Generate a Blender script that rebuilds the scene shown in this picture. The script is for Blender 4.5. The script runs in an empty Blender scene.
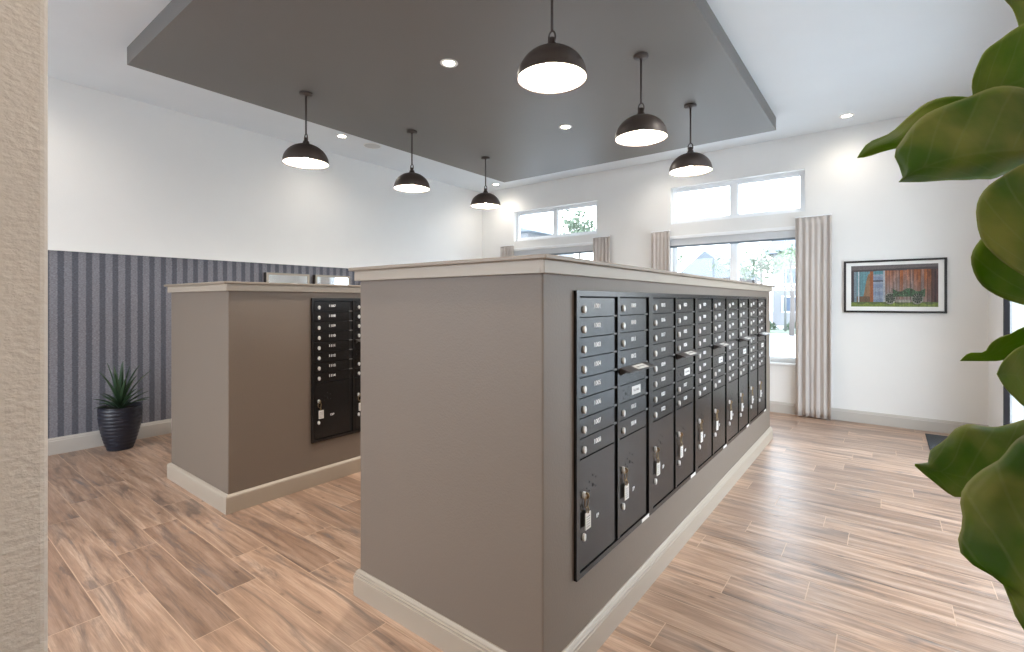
import bpy, bmesh, math, random
from mathutils import Vector, Matrix
random.seed(7)
S = bpy.context.scene
C = S.collection
PI = math.pi

# ------------------------------------------------------------------ camera
CAM = Vector((0, 0, 1.6)); YAW = math.atan2(.6112, .7914); FPX = 484.; V0 = 301.5
cd = bpy.data.cameras.new('camera'); cam = bpy.data.objects.new('camera', cd); C.objects.link(cam)
cam.location = CAM; cam.rotation_euler = (PI/2, 0, YAW)
cd.sensor_width = 36; cd.lens = FPX/1024*36; cd.shift_y = -(326-V0)/1024; cd.clip_start = .02; cd.clip_end = 300
S.camera = cam
RT = Vector((math.cos(YAW), math.sin(YAW), 0)); FW = Vector((-math.sin(YAW), math.cos(YAW), 0))
def at(u, v, d):                                   # a point at depth d (metres) from where the plant was measured
    return CAM + d*(FW + RT*((u-512)/FPX) + Vector((0, 0, (V0-v)/FPX)))

# ------------------------------------------------------------------ materials
def new_mat(name):
    m = bpy.data.materials.new(name); m.use_nodes = True
    nt = m.node_tree; b = nt.nodes['Principled BSDF']
    return m, nt, b
def N(nt, t, **kw):
    n = nt.nodes.new(t)
    for k, v in kw.items():
        if k in n.inputs: n.inputs[k].default_value = v
        else: setattr(n, k, v)
    return n
def coords(nt, scale=(1, 1, 1), obj=False):
    g = N(nt, 'ShaderNodeTexCoord') if obj else N(nt, 'ShaderNodeNewGeometry')
    mp = N(nt, 'ShaderNodeMapping'); mp.inputs['Scale'].default_value = scale
    nt.links.new(g.outputs['Object' if obj else 'Position'], mp.inputs['Vector'])
    return mp.outputs['Vector']
def paint(name, col, rough=.6, bump=0., bscale=60, detail=2, var=0., metal=0., stretch=(1, 1, 1), spec=.5, coat=0., bdist=.002, obj=False):
    m, nt, b = new_mat(name)
    b.inputs['Base Color'].default_value = (*col, 1); b.inputs['Roughness'].default_value = rough
    b.inputs['Metallic'].default_value = metal; b.inputs['Specular IOR Level'].default_value = spec
    b.inputs['Coat Weight'].default_value = coat
    vec = coords(nt, stretch, obj)
    no = N(nt, 'ShaderNodeTexNoise', Scale=bscale, Detail=detail); nt.links.new(vec, no.inputs['Vector'])
    if bump:
        bp = N(nt, 'ShaderNodeBump', Strength=bump, Distance=bdist)
        nt.links.new(no.outputs['Fac'], bp.inputs['Height']); nt.links.new(bp.outputs['Normal'], b.inputs['Normal'])
    n2 = N(nt, 'ShaderNodeTexNoise', Scale=3.1, Detail=3); nt.links.new(vec, n2.inputs['Vector'])
    mx = N(nt, 'ShaderNodeMix', data_type='RGBA'); v = max(var, .02)
    mx.inputs['A'].default_value = (*[c*(1-v) for c in col], 1); mx.inputs['B'].default_value = (*[min(1, c*(1+v)) for c in col], 1)
    nt.links.new(n2.outputs['Fac'], mx.inputs['Factor']); nt.links.new(mx.outputs['Result'], b.inputs['Base Color'])
    return m
def emit(name, col, strength):
    m, nt, b = new_mat(name)
    b.inputs['Base Color'].default_value = (*col, 1); b.inputs['Emission Color'].default_value = (*col, 1)
    b.inputs['Emission Strength'].default_value = strength
    return m
M = {}
M['wall'] = paint('white_wall_paint', (.81, .812, .80), .62, .25, 70)
M['ceil'] = paint('cool_cast_ceiling_paint', (.78, .82, .85), .8, .2, 70)  # ceiling is plain white; the blue tint stands in for a cool light cast
M['near'] = paint('textured_wall_paint', (.56, .51, .455), .6, .55, 70, 3, stretch=(1, 1, 1.5), bdist=.005)
M['soffit'] = paint('warm_grey_paint', (.175, .163, .154), .5, .1, 60)
M['taupe'] = paint('taupe_wall_paint', (.172, .137, .108), .5, .4, 110)
M['trim'] = paint('greige_trim_paint', (.38, .325, .262), .38)
M['capboard'] = paint('greige_cap_paint', (.25, .205, .16), .4)
M['bbgrey'] = paint('grey_baseboard_paint', (.50, .475, .44), .45)
M['frame_w'] = paint('white_window_vinyl', (.88, .90, .92), .35)
M['bronze'] = paint('black_bronze_powdercoat', (.008, .0078, .0085), .25, .05, 400, bdist=.0002, spec=.55)
M['recess'] = paint('black_recess', (.006, .006, .007), .7)
M['chrome'] = paint('satin_chrome', (.80, .79, .77), .22, metal=1)
M['lock'] = paint('nickel_lock_face', (.66, .65, .63), .35, metal=.25)
M['brass'] = paint('antique_brass', (.30, .21, .11), .35, metal=1)
M['num'] = paint('white_number_ink', (.88, .88, .88), .6)
M['tagw'] = paint('white_tag_plastic', (.74, .72, .68), .4)
M['tagtext'] = paint('grey_tag_print', (.25, .24, .23), .6)
M['plate'] = paint('brushed_label_plate', (.74, .73, .70), .35)
M['hood'] = paint('bronze_hood', (.050, .042, .040), .35)
M['lampblack'] = paint('dark_bronze_lamp', (.055, .042, .037), .42, spec=.5)
M['lampwhite'] = paint('white_enamel', (.92, .90, .86), .35)
M['bulb'] = emit('lit_bulb', (1, .88, .74), 170)
M['down'] = emit('lit_downlight_lens', (1, .88, .70), 25)
M['ringw'] = paint('white_ring', (.85, .84, .82), .5)
M['grille'] = paint('speaker_grille', (.62, .62, .61), .7, .8, 900, bdist=.001)
M['curtain'] = paint('beige_linen', (.53, .49, .46), .9, .35, 500, stretch=(1, 1, .5), var=.04, bdist=.0008)
M['blind'] = paint('pale_blind_fabric', (.66, .68, .70), .7)
M['blindbar'] = paint('grey_blind_rail', (.16, .20, .24), .5)
M['black'] = paint('black_frame_wood', (.016, .014, .014), .35)
M['matb'] = paint('white_mat_board', (.84, .84, .82), .8)
M['champ'] = paint('champagne_frame', (.33, .29, .24), .4, metal=.3)
M['darkside'] = paint('dark_walnut_side', (.035, .028, .024), .45)
M['mirror'] = paint('mirror_glass', (.86, .89, .92), .04, metal=1)
M['pot'] = None
M['soil'] = paint('dark_soil', (.025, .018, .012), .95, 1, 90)
M['agave'] = paint('agave_leaf', (.030, .065, .032), .42, .1, 30, var=.35)
M['bark'] = paint('fig_bark', (.16, .11, .07), .8, .8, 60, var=.3)
M['clay'] = paint('grey_planter_clay', (.30, .29, .28), .6)
M['doormat'] = paint('charcoal_doormat', (.045, .05, .055), .95, 1, 500)
M['alu'] = paint('black_storefront_metal', (.014, .012, .014), .6, spec=.15)
M['pave'] = paint('pale_concrete', (.52, .51, .50), .8, .2, 20, var=.05)
M['lawn'] = paint('lawn', (.16, .19, .13), .95, .8, 40, var=.3)
M['stucco'] = paint('pale_stucco', (.27, .27, .28), .9)
M['shingle'] = paint('grey_shingle', (.15, .165, .185), .9, .5, 12, var=.2)
M['brick'] = paint('brown_brick', (.13, .10, .09), .9, .5, 10, var=.25)
M['hglass'] = paint('dark_house_glass', (.07, .10, .15), .3)
M['trunk'] = paint('tree_bark', (.14, .12, .11), .9, .8, 20, var=.2)
M['leafa'] = paint('tree_leaves_mid', (.13, .165, .11), .75, var=.3)
M['leafb'] = paint('tree_leaves_light', (.19, .235, .155), .75, var=.3)
M['pole'] = paint('grey_pole', (.2, .2, .2), .5)

def glass_mat():
    m = bpy.data.materials.new('clear_glass'); m.use_nodes = True; nt = m.node_tree; nt.nodes.clear()
    o = N(nt, 'ShaderNodeOutputMaterial'); t = N(nt, 'ShaderNodeBsdfTransparent'); g = N(nt, 'ShaderNodeBsdfGlossy', Roughness=.02)
    t.inputs['Color'].default_value = (.96, .98, .985, 1)
    lw = N(nt, 'ShaderNodeLayerWeight', Blend=.5); pw = N(nt, 'ShaderNodeMath', operation='POWER'); pw.inputs[1].default_value = 5
    f = N(nt, 'ShaderNodeMath', operation='MULTIPLY_ADD'); f.inputs[1].default_value = .6; f.inputs[2].default_value = .03; mx = N(nt, 'ShaderNodeMixShader')
    nt.links.new(lw.outputs['Facing'], pw.inputs[0]); nt.links.new(pw.outputs[0], f.inputs[0])
    nt.links.new(f.outputs[0], mx.inputs[0]); nt.links.new(t.outputs[0], mx.inputs[1]); nt.links.new(g.outputs[0], mx.inputs[2])
    nt.links.new(mx.outputs[0], o.inputs[0]); return m
M['glass'] = glass_mat()

def pot_mat():
    m, nt, b = new_mat('dark_blue_glazed_pot')
    b.inputs['Base Color'].default_value = (.012, .014, .024, 1); b.inputs['Roughness'].default_value = .38
    return m
M['pot'] = pot_mat()

def wallpaper():
    m, nt, b = new_mat('striped_wallpaper')
    g = N(nt, 'ShaderNodeNewGeometry'); sx = N(nt, 'ShaderNodeSeparateXYZ'); nt.links.new(g.outputs['Position'], sx.inputs[0])
    # slightly wavy stripe edges
    nz = N(nt, 'ShaderNodeTexNoise', Scale=60., Detail=3); mp = N(nt, 'ShaderNodeMapping'); mp.inputs['Scale'].default_value = (1, 1, 2.2)
    nt.links.new(g.outputs['Position'], mp.inputs[0]); nt.links.new(mp.outputs[0], nz.inputs[0])
    a = N(nt, 'ShaderNodeMath', operation='MULTIPLY_ADD'); a.inputs[1].default_value = .02; nt.links.new(nz.outputs['Fac'], a.inputs[0]); nt.links.new(sx.outputs['Y'], a.inputs[2])
    s = N(nt, 'ShaderNodeMath', operation='MULTIPLY_ADD'); s.inputs[1].default_value = 2*PI/.1145; s.inputs[2].default_value = -(2.172)*2*PI/.1145
    nt.links.new(a.outputs[0], s.inputs[0])
    c = N(nt, 'ShaderNodeMath', operation='COSINE'); nt.links.new(s.outputs[0], c.inputs[0])
    r = N(nt, 'ShaderNodeValToRGB'); r.color_ramp.elements[0].position = .48; r.color_ramp.elements[1].position = .66
    h = N(nt, 'ShaderNodeMath', operation='MULTIPLY_ADD'); h.inputs[1].default_value = .5; h.inputs[2].default_value = .5
    nt.links.new(c.outputs[0], h.inputs[0]); nt.links.new(h.outputs[0], r.inputs[0])
    r.color_ramp.elements[0].color = (.205, .205, .235, 1); r.color_ramp.elements[1].color = (.092, .098, .122, 1)
    # woven horizontal threads
    n2 = N(nt, 'ShaderNodeTexNoise', Scale=55., Detail=4); m2 = N(nt, 'ShaderNodeMapping'); m2.inputs['Scale'].default_value = (1, 1., 3.5)
    nt.links.new(g.outputs['Position'], m2.inputs[0]); nt.links.new(m2.outputs[0], n2.inputs[0])
    r2 = N(nt, 'ShaderNodeValToRGB'); r2.color_ramp.elements[0].position = .35; r2.color_ramp.elements[1].position = .68
    r2.color_ramp.elements[0].color = (.72, .72, .72, 1); r2.color_ramp.elements[1].color = (1.3, 1.3, 1.3, 1)
    nt.links.new(n2.outputs['Fac'], r2.inputs[0])
    mx = N(nt, 'ShaderNodeMix', data_type='RGBA', blend_type='MULTIPLY'); mx.inputs['Factor'].default_value = 1
    nt.links.new(r.outputs[0], mx.inputs['A']); nt.links.new(r2.outputs[0], mx.inputs['B']); nt.links.new(mx.outputs['Result'], b.inputs['Base Color'])
    b.inputs['Roughness'].default_value = .8
    return m
M['wallpaper'] = wallpaper()

def wood_floor():
    m, nt, b = new_mat('wood_look_tile')
    uv = N(nt, 'ShaderNodeUVMap', uv_map='plank'); at_ = N(nt, 'ShaderNodeAttribute', attribute_name='rnd')
    L = nt.links.new
    def noise(scale, st, det=4, rough=.55, dist=0.):
        mp = N(nt, 'ShaderNodeMapping'); mp.inputs['Scale'].default_value = st
        n = N(nt, 'ShaderNodeTexNoise', Scale=scale, Detail=det, Roughness=rough, Distortion=dist)
        L(uv.outputs[0], mp.inputs[0]); L(mp.outputs[0], n.inputs[0]); return n.outputs['Fac']
    def ramp(f, stops):
        r = N(nt, 'ShaderNodeValToRGB'); e = r.color_ramp.elements
        while len(e) < len(stops): e.new(.5)
        for i, (p, c) in enumerate(stops): e[i].position = p; e[i].color = (*c, 1)
        L(f, r.inputs[0]); return r.outputs[0]
    def mix(a, b_, fac, mode='MIX'):
        x = N(nt, 'ShaderNodeMix', data_type='RGBA', blend_type=mode)
        for k, s in (('A', a), ('B', b_)):
            if isinstance(s, tuple): x.inputs[k].default_value = (*s, 1)
            else: L(s, x.inputs[k])
        if isinstance(fac, (int, float)): x.inputs['Factor'].default_value = fac
        else: L(fac, x.inputs['Factor'])
        return x.outputs['Result']
    grain = noise(2.6, (.55, 7, 1), 5, .55, .7)
    base = ramp(grain, [(.28, (.25, .155, .102)), (.50, (.43, .282, .196)), (.70, (.58, .42, .315))])
    fine = ramp(noise(6, (1., 30, 1), 4, .6, .4), [(.3, (.80, .78, .76)), (.7, (1.12, 1.12, 1.12))])
    base = mix(base, fine, 1., 'MULTIPLY')
    tone = ramp(at_.outputs['Fac'], [(0., (.72, .68, .66)), (.5, (.96, .95, .94)), (1., (1.16, 1.13, 1.10))])
    base = mix(base, tone, 1., 'MULTIPLY')
    # dark smoky streaks
    st = ramp(noise(1.5, (.8, 6.5, 1), 6, .68, 1.0), [(.50, (0, 0, 0)), (.64, (1, 1, 1))])
    base = mix(base, (.115, .085, .072), mix((0, 0, 0), st, .66))
    # blue-grey patches, rarer
    sb = ramp(noise(1.2, (1.15, 5., 1), 5, .6, .8), [(.62, (0, 0, 0)), (.70, (1, 1, 1))])
    base = mix(base, (.135, .128, .130), mix((0, 0, 0), sb, .75))
    # knots
    mp = N(nt, 'ShaderNodeMapping'); mp.inputs['Scale'].default_value = (2.4, 5, 1); L(uv.outputs[0], mp.inputs[0])
    vo = N(nt, 'ShaderNodeTexVoronoi', Scale=1.3); L(mp.outputs[0], vo.inputs[0])
    kn = ramp(vo.outputs['Distance'], [(.02, (1, 1, 1)), (.09, (0, 0, 0))])
    base = mix(base, (.085, .05, .035), mix((0, 0, 0), kn, .7))
    L(base, b.inputs['Base Color'])
    b.inputs['Roughness'].default_value = .36
    rr = N(nt, 'ShaderNodeMapRange'); rr.inputs['To Min'].default_value = .30; rr.inputs['To Max'].default_value = .42; b.inputs['Specular IOR Level'].default_value = 1.0
    L(grain, rr.inputs['Value']); L(rr.outputs[0], b.inputs['Roughness'])
    bp = N(nt, 'ShaderNodeBump', Strength=.25, Distance=.002); L(noise(5, (1., 24, 1)), bp.inputs['Height']); L(bp.outputs[0], b.inputs['Normal'])
    return m
M['floor'] = wood_floor()
M['grout'] = paint('tan_grout', (.62, .46, .34), .8)

def fig_mat():
    m, nt, b = new_mat('fig_leaf'); L = nt.links.new
    uv = N(nt, 'ShaderNodeUVMap', uv_map='leaf'); sp = N(nt, 'ShaderNodeSeparateXYZ'); L(uv.outputs[0], sp.inputs[0])
    # side veins: slanting away from the midrib
    ab = N(nt, 'ShaderNodeMath', operation='ABSOLUTE'); L(sp.outputs['X'], ab.inputs[0])
    v = N(nt, 'ShaderNodeMath', operation='MULTIPLY_ADD'); v.inputs[1].default_value = -.22; L(ab.outputs[0], v.inputs[0]); L(sp.outputs['Y'], v.inputs[2])
    w = N(nt, 'ShaderNodeMath', operation='MULTIPLY'); w.inputs[1].default_value = 2*PI*8; L(v.outputs[0], w.inputs[0])
    c = N(nt, 'ShaderNodeMath', operation='COSINE'); L(w.outputs[0], c.inputs[0])
    r = N(nt, 'ShaderNodeMapRange'); r.inputs['From Min'].default_value = .90; r.inputs['From Max'].default_value = 1.; L(c.outputs[0], r.inputs['Value'])
    mr = N(nt, 'ShaderNodeMapRange'); mr.inputs['From Min'].default_value = .05; mr.inputs['From Max'].default_value = .0; L(ab.outputs[0], mr.inputs['Value'])
    mxx = N(nt, 'ShaderNodeMath', operation='MAXIMUM'); L(r.outputs[0], mxx.inputs[0]); L(mr.outputs[0], mxx.inputs[1])
    n = N(nt, 'ShaderNodeTexNoise', Scale=5., Detail=4); g = N(nt, 'ShaderNodeNewGeometry'); L(g.outputs['Position'], n.inputs[0])
    n.inputs['Scale'].default_value = 11
    rp = N(nt, 'ShaderNodeValToRGB'); e = rp.color_ramp.elements; e[0].position = .38; e[1].position = .70
    e[0].color = (.024, .056, .006, 1); e[1].color = (.185, .165, .045, 1); L(n.outputs['Fac'], rp.inputs[0])
    fc = N(nt, 'ShaderNodeMath', operation='MULTIPLY'); fc.inputs[1].default_value = .30; L(mxx.outputs[0], fc.inputs[0])
    mx = N(nt, 'ShaderNodeMix', data_type='RGBA'); L(fc.outputs[0], mx.inputs['Factor']); L(rp.outputs[0], mx.inputs['A']); mx.inputs['B'].default_value = (.20, .20, .085, 1)
    er = N(nt, 'ShaderNodeMapRange'); er.inputs['From Min'].default_value = .955; er.inputs['From Max'].default_value = .99; er.inputs['To Max'].default_value = .7; L(ab.outputs[0], er.inputs['Value'])
    m2 = N(nt, 'ShaderNodeMix', data_type='RGBA'); L(er.outputs[0], m2.inputs['Factor']); L(mx.outputs['Result'], m2.inputs['A']); m2.inputs['B'].default_value = (.26, .23, .11, 1)
    L(m2.outputs['Result'], b.inputs['Base Color'])
    b.inputs['Roughness'].default_value = .50; b.inputs['Specular IOR Level'].default_value = .22
    bp = N(nt, 'ShaderNodeBump', Strength=.18, Distance=.002); bp.invert = True; L(mxx.outputs[0], bp.inputs['Height']); L(bp.outputs[0], b.inputs['Normal'])
    # some light comes through the blade
    t = N(nt, 'ShaderNodeBsdfTranslucent'); t.inputs['Color'].default_value = (.40, .68, .01, 1)
    ms = N(nt, 'ShaderNodeMixShader'); ms.inputs[0].default_value = .34
    o = nt.nodes['Material Output']; L(b.outputs[0], ms.inputs[1]); L(t.outputs[0], ms.inputs[2]); L(ms.outputs[0], o.inputs[0])
    return m
M['fig'] = fig_mat()

# ------------------------------------------------------------------ mesh helpers
def link(o, parent=None):
    C.objects.link(o)
    if parent: o.parent = parent
    return o
def tag(o, label=None, cat=None, group=None, kind=None):
    if label: o['label'] = label
    if cat: o['category'] = cat
    if group: o['group'] = group
    if kind: o['kind'] = kind
    return o
def thing(name, label, cat, loc=(0, 0, 0), group=None):
    o = bpy.data.objects.new(name, None); C.objects.link(o); o.location = loc; o.empty_display_size = .1
    return tag(o, label, cat, group)
class MB:
    def __init__(s, off=(0, 0, 0)): s.v = []; s.f = []; s.o = Vector(off); s.uv = None
    def add(s, vs, fs):
        n = len(s.v); s.v += [Vector(p)-s.o for p in vs]; s.f += [tuple(i+n for i in q) for q in fs]; return s
    def box(s, x0, x1, y0, y1, z0, z1):
        return s.add([(x, y, z) for x in (x0, x1) for y in (y0, y1) for z in (z0, z1)],
                     [(0, 1, 3, 2), (4, 6, 7, 5), (0, 4, 5, 1), (2, 3, 7, 6), (0, 2, 6, 4), (1, 5, 7, 3)])
    def prism(s, poly, axis, a, b):            # poly of 2-D points swept along axis 0/1/2
        def mk(p, t):
            q = list(p); q.insert(axis, t); return q
        n = len(poly)
        return s.add([mk(p, a) for p in poly]+[mk(p, b) for p in poly],
                     [tuple(range(n))[::-1], tuple(range(n, 2*n))]+[(i, (i+1) % n, n+(i+1) % n, n+i) for i in range(n)])
    def lathe(s, prof, c=(0, 0, 0), n=32, axis='z', close=False):
        c = Vector(c); vs = []; fs = []
        for r, h in prof:
            for i in range(n):
                a = 2*PI*i/n; p = (r*math.cos(a), r*math.sin(a), h)
                if axis == 'x': p = (h, p[0], p[1])
                if axis == 'y': p = (p[0], h, p[1])
                vs.append(c+Vector(p))
        k = len(prof)
        for j in range(k-1 if not close else k):
            j2 = (j+1) % k
            for i in range(n): fs.append((j*n+i, j*n+(i+1) % n, j2*n+(i+1) % n, j2*n+i))
        return s.add(vs, fs)
    def cyl(s, c, r, h, n=24, axis='z'): return s.lathe([(1e-5, 0), (r, 0), (r, h), (1e-5, h)], c, n, axis)
    def tube(s, pts, r, n=8, closed=False):
        pts = [Vector(p) for p in pts]; k = len(pts); rs = r if isinstance(r, (list, tuple)) else [r]*k; vs = []; fs = []
        up = Vector((.13, .29, .95)).normalized()
        for i, p in enumerate(pts):
            d = (pts[(i+1) % k]-pts[i-1]) if closed else (pts[min(i+1, k-1)]-pts[max(i-1, 0)])
            d.normalize(); a = d.cross(up)
            if a.length < .05: a = d.cross(Vector((1, 0, 0)))
            a.normalize(); b = d.cross(a)
            for j in range(n): t = 2*PI*j/n; vs.append(p+rs[i]*(a*math.cos(t)+b*math.sin(t)))
        for i in range(k if closed else k-1):
            for j in range(n): fs.append((i*n+j, i*n+(j+1) % n, ((i+1) % k)*n+(j+1) % n, ((i+1) % k)*n+j))
        if not closed: fs += [tuple(range(n))[::-1], tuple(range((k-1)*n, k*n))]
        return s.add(vs, fs)
    def mesh(s, name, mat, smooth=False):
        me = bpy.data.meshes.new(name); me.from_pydata([tuple(p) for p in s.v], [], s.f); me.update()
        if mat: me.materials.append(mat)
        bm = bmesh.new(); bm.from_mesh(me); bmesh.ops.remove_doubles(bm, verts=bm.verts, dist=1e-6)
        bmesh.ops.recalc_face_normals(bm, faces=bm.faces); bm.to_mesh(me); bm.free()
        if smooth:
            me.polygons.foreach_set('use_smooth', [True]*len(me.polygons))
        return me
    def build(s, name, mat, parent=None, smooth=False, bevel=0, seg=2, sharp=None):
        o = bpy.data.objects.new(name, s.mesh(name, mat, smooth)); link(o, parent)
        if smooth and sharp: o.data.set_sharp_from_angle(angle=math.radians(sharp))
        if bevel:
            b = o.modifiers.new('bevel', 'BEVEL'); b.width = bevel; b.segments = seg; b.limit_method = 'ANGLE'; b.harden_normals = False
        return o
def inst(name, me, parent=None, loc=(0, 0, 0)):
    o = bpy.data.objects.new(name, me); link(o, parent); o.location = loc; return o
def struct(name, mb, mat, **k):
    o = mb.build(name, mat, **k); o['kind'] = 'structure'; return o
_txt = {}
def text_mesh(s, size, mat, depth=.0004, stretch=1.):        # lettering lying in the Y-Z plane, facing +X
    key = (s, size, mat.name)
    if key in _txt: return _txt[key]
    cu = bpy.data.curves.new('txt', 'FONT'); cu.body = s; cu.size = size; cu.extrude = depth; cu.align_x = 'CENTER'; cu.align_y = 'CENTER'
    cu.resolution_u = 3; cu.offset = size*.012
    o = bpy.data.objects.new('txt', cu); C.objects.link(o)
    dg = bpy.context.evaluated_depsgraph_get(); me = bpy.data.meshes.new_from_object(o.evaluated_get(dg))
    bpy.data.objects.remove(o); bpy.data.curves.remove(cu)
    me.transform(Matrix(((0, 0, 1, 0), (stretch, 0, 0, 0), (0, 1, 0, 0), (0, 0, 0, 1))))
    me.materials.clear(); me.materials.append(mat); _txt[key] = me; return me

# ------------------------------------------------------------------ room shell
XL, YF, XR, YB, ZC = -6.9, 7.88, .95, -3.2, 3.94
# floor: bed of grout + planks that run along X
struct('subfloor', MB().box(XL-.3, XR+.2, YB-.2, YF+.2, -.15, -.0012), M['grout'])
W = .2125; LEN = 1.25; Y00 = .889-.0005
KNOWN = {-2: -3.165, -1: -3.485, 0: -3.832, 1: -2.88, 2: -1.97, 3: -2.69, 4: -3.13, 6: -.867, 8: -.185, 9: -.716, 10: -.344, 11: .276, 12: -.52, 13: .477, 14: -.2, 15: -.352, 16: -.69, 17: .313, 18: -.03}
vs, fs, uvs, rn = [], [], [], []
rg = random.Random(11)
for k in range(-20, 34):
    y0, y1 = Y00+k*W, Y00+(k+1)*W
    y0c, y1c = max(y0, YB), min(y1, YF)
    if y1c <= y0c+.01: continue
    j = KNOWN.get(k, rg.uniform(0, LEN)); x = j - LEN*math.ceil((j-XL)/LEN)
    while x < XR:
        a, b = max(x, XL), min(x+LEN, XR)
        if b-a > .01:
            g = .0022; n = len(vs); ox, oy, r = rg.uniform(0, 90), rg.uniform(0, 90), rg.random()
            vs += [(a+g, y0c+g, 0), (b-g, y0c+g, 0), (b-g, y1c-g, 0), (a+g, y1c-g, 0)]; fs.append((n, n+1, n+2, n+3))
            sg = rg.choice((-1, 1)); uvs += [(ox+sg*(a-x), oy), (ox+sg*(b-x), oy), (ox+sg*(b-x), oy+W), (ox+sg*(a-x), oy+W)]; rn.append(r)
        x += LEN
me = bpy.data.meshes.new('floor'); me.from_pydata(vs, [], fs); u = me.uv_layers.new(name='plank')
for i, q in enumerate(uvs): u.data[i].uv = q
at_ = me.attributes.new('rnd', 'FLOAT', 'FACE'); at_.data.foreach_set('value', rn); me.materials.append(M['floor'])
fo = bpy.data.objects.new('floor', me); C.objects.link(fo); fo['kind'] = 'structure'

def wall_y(name, y0, y1, x0, x1, z0, z1, holes, mat):     # wall across X with rectangular openings (xa, xb, za, zb)
    mb = MB(); xs = sorted({x0, x1, *[h[0] for h in holes], *[h[1] for h in holes]}); zs = sorted({z0, z1, *[h[2] for h in holes], *[h[3] for h in holes]})
    for a, b in zip(xs, xs[1:]):
        for c, d in zip(zs, zs[1:]):
            mx, mz = (a+b)/2, (c+d)/2
            if not any(h[0] < mx < h[1] and h[2] < mz < h[3] for h in holes): mb.box(a, b, y0, y1, c, d)
    return struct(name, mb, mat)
def wall_x(name, x0, x1, y0, y1, z0, z1, holes, mat):
    mb = MB(); ys = sorted({y0, y1, *[h[0] for h in holes], *[h[1] for h in holes]}); zs = sorted({z0, z1, *[h[2] for h in holes], *[h[3] for h in holes]})
    for a, b in zip(ys, ys[1:]):
        for c, d in zip(zs, zs[1:]):
            my, mz = (a+b)/2, (c+d)/2
            if not any(h[0] < my < h[1] and h[2] < mz < h[3] for h in holes): mb.box(x0, x1, a, b, c, d)
    return struct(name, mb, mat)
T1 = (-6.03, -4.14, 2.83, 3.435); T2 = (-2.79, -.896, 2.865, 3.462)
L1 = (-6.03, -4.14, .72, 2.66); L2 = (-2.79, -.896, .72, 2.66)
wall_y('wall_far', YF, YF+.16, XL-.2, XR+.2, 0, ZC, [T1, T2, L1, L2], M['wall'])
D1 = (5.0, 6.9, 0, 2.5); TR = (5.0, 6.9, 2.56, 3.3); S1 = (3.0, 4.7, .1, 3.2)
wall_x('wall_right', XR, XR+.16, YB, YF, 0, ZC, [D1, TR, S1], M['wall'])
wall_x('wall_left', XL-.16, XL, YB, YF, 0, ZC, [], M['wall'])
wall_y('wall_back', YB-.16, YB, XL-.2, XR+.2, 0, ZC, [(-6.6, -2.4, .4, 3.3)], M['wall'])  # opening added out of view to let in more daylight
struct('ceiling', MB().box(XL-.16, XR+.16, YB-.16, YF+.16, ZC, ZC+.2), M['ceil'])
struct('wall_near', MB().box(-1.36, -1.2, YB, .1815, 0, ZC), M['near'], bevel=.012, seg=3)
# dropped ceiling panel
struct('ceiling_soffit', MB().box(-5.53, -1.105, 1.36, 6.93, 3.78, ZC), M['soffit'])
# wallpapered lower part of the left wall + its thin cap moulding
struct('wall_left_panel', MB().box(XL, XL+.012, -1.5, YF, 0, 2.135), M['wallpaper'])
struct('trim_1', MB().box(XL, XL+.03, -1.5, YF, 2.135, 2.15), M['wall'])

def base_prof(h, t):   # (outward, height)
    return [(0, 0), (t, 0), (t, h*.80), (t*.72, h*.84), (t*.72, h*.90), (t*.40, h*.95), (t*.34, h), (0, h)]
# room baseboards
struct('baseboard_left', MB().prism([(XL+.012+a, b) for a, b in base_prof(.175, .018)], 1, -1.5, YF), M['bbgrey'])
struct('baseboard_far', MB().prism([(YF-a, b) for a, b in base_prof(.155, .018)], 0, XL+.03, XR), M['bbgrey'])
mbr = MB()
for a, b in ((6.99, YF-.02), (YB, 4.93)): mbr.prism([(XR-p, q) for p, q in base_prof(.155, .018)], 1, a, b)
struct('baseboard_right', mbr, M['bbgrey'])

# windows
def window_y(n, h, mull=True, fr=.05):
    xa, xb, za, zb = h; mb = MB(); y0, y1 = YF+.085, YF+.135
    mb.box(xa, xa+fr, y0, y1, za, zb).box(xb-fr, xb, y0, y1, za, zb).box(xa+fr, xb-fr, y0, y1, za, za+fr).box(xa+fr, xb-fr, y0, y1, zb-fr, zb)
    mx = (xa+xb)/2; mb.box(mx-.045, mx+.045, y0-.01, y1, za+fr, zb-fr)
    for a, b in ((xa+fr, mx-.045), (mx+.045, xb-fr)):           # sash beads
        for q in ((a, a+.02, za+fr, zb-fr), (b-.02, b, za+fr, zb-fr)): mb.box(q[0], q[1], y0+.015, y1-.01, q[2], q[3])
        mb.box(a+.02, b-.02, y0+.015, y1-.01, za+fr, za+fr+.02); mb.box(a+.02, b-.02, y0+.015, y1-.01, zb-fr-.02, zb-fr)
    o = struct('window_%d' % n, mb, M['frame_w'])
    g = MB().box(xa+fr, mx-.045, y0+.025, y0+.029, za+fr, zb-fr).box(mx+.045, xb-fr, y0+.025, y0+.029, za+fr, zb-fr).build('window_glass', M['glass'], o); g['kind'] = 'structure'
    return o
for n, h in ((1, L1), (2, T1), (3, L2), (4, T2)): window_y(n, h)
for n, h in ((2, L1), (3, L2)):
    struct('trim_%d' % n, MB().box(h[0]-.04, h[1]+.04, YF-.03, YF+.08, h[2]-.03, h[2]), M['frame_w'], bevel=.004)
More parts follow.
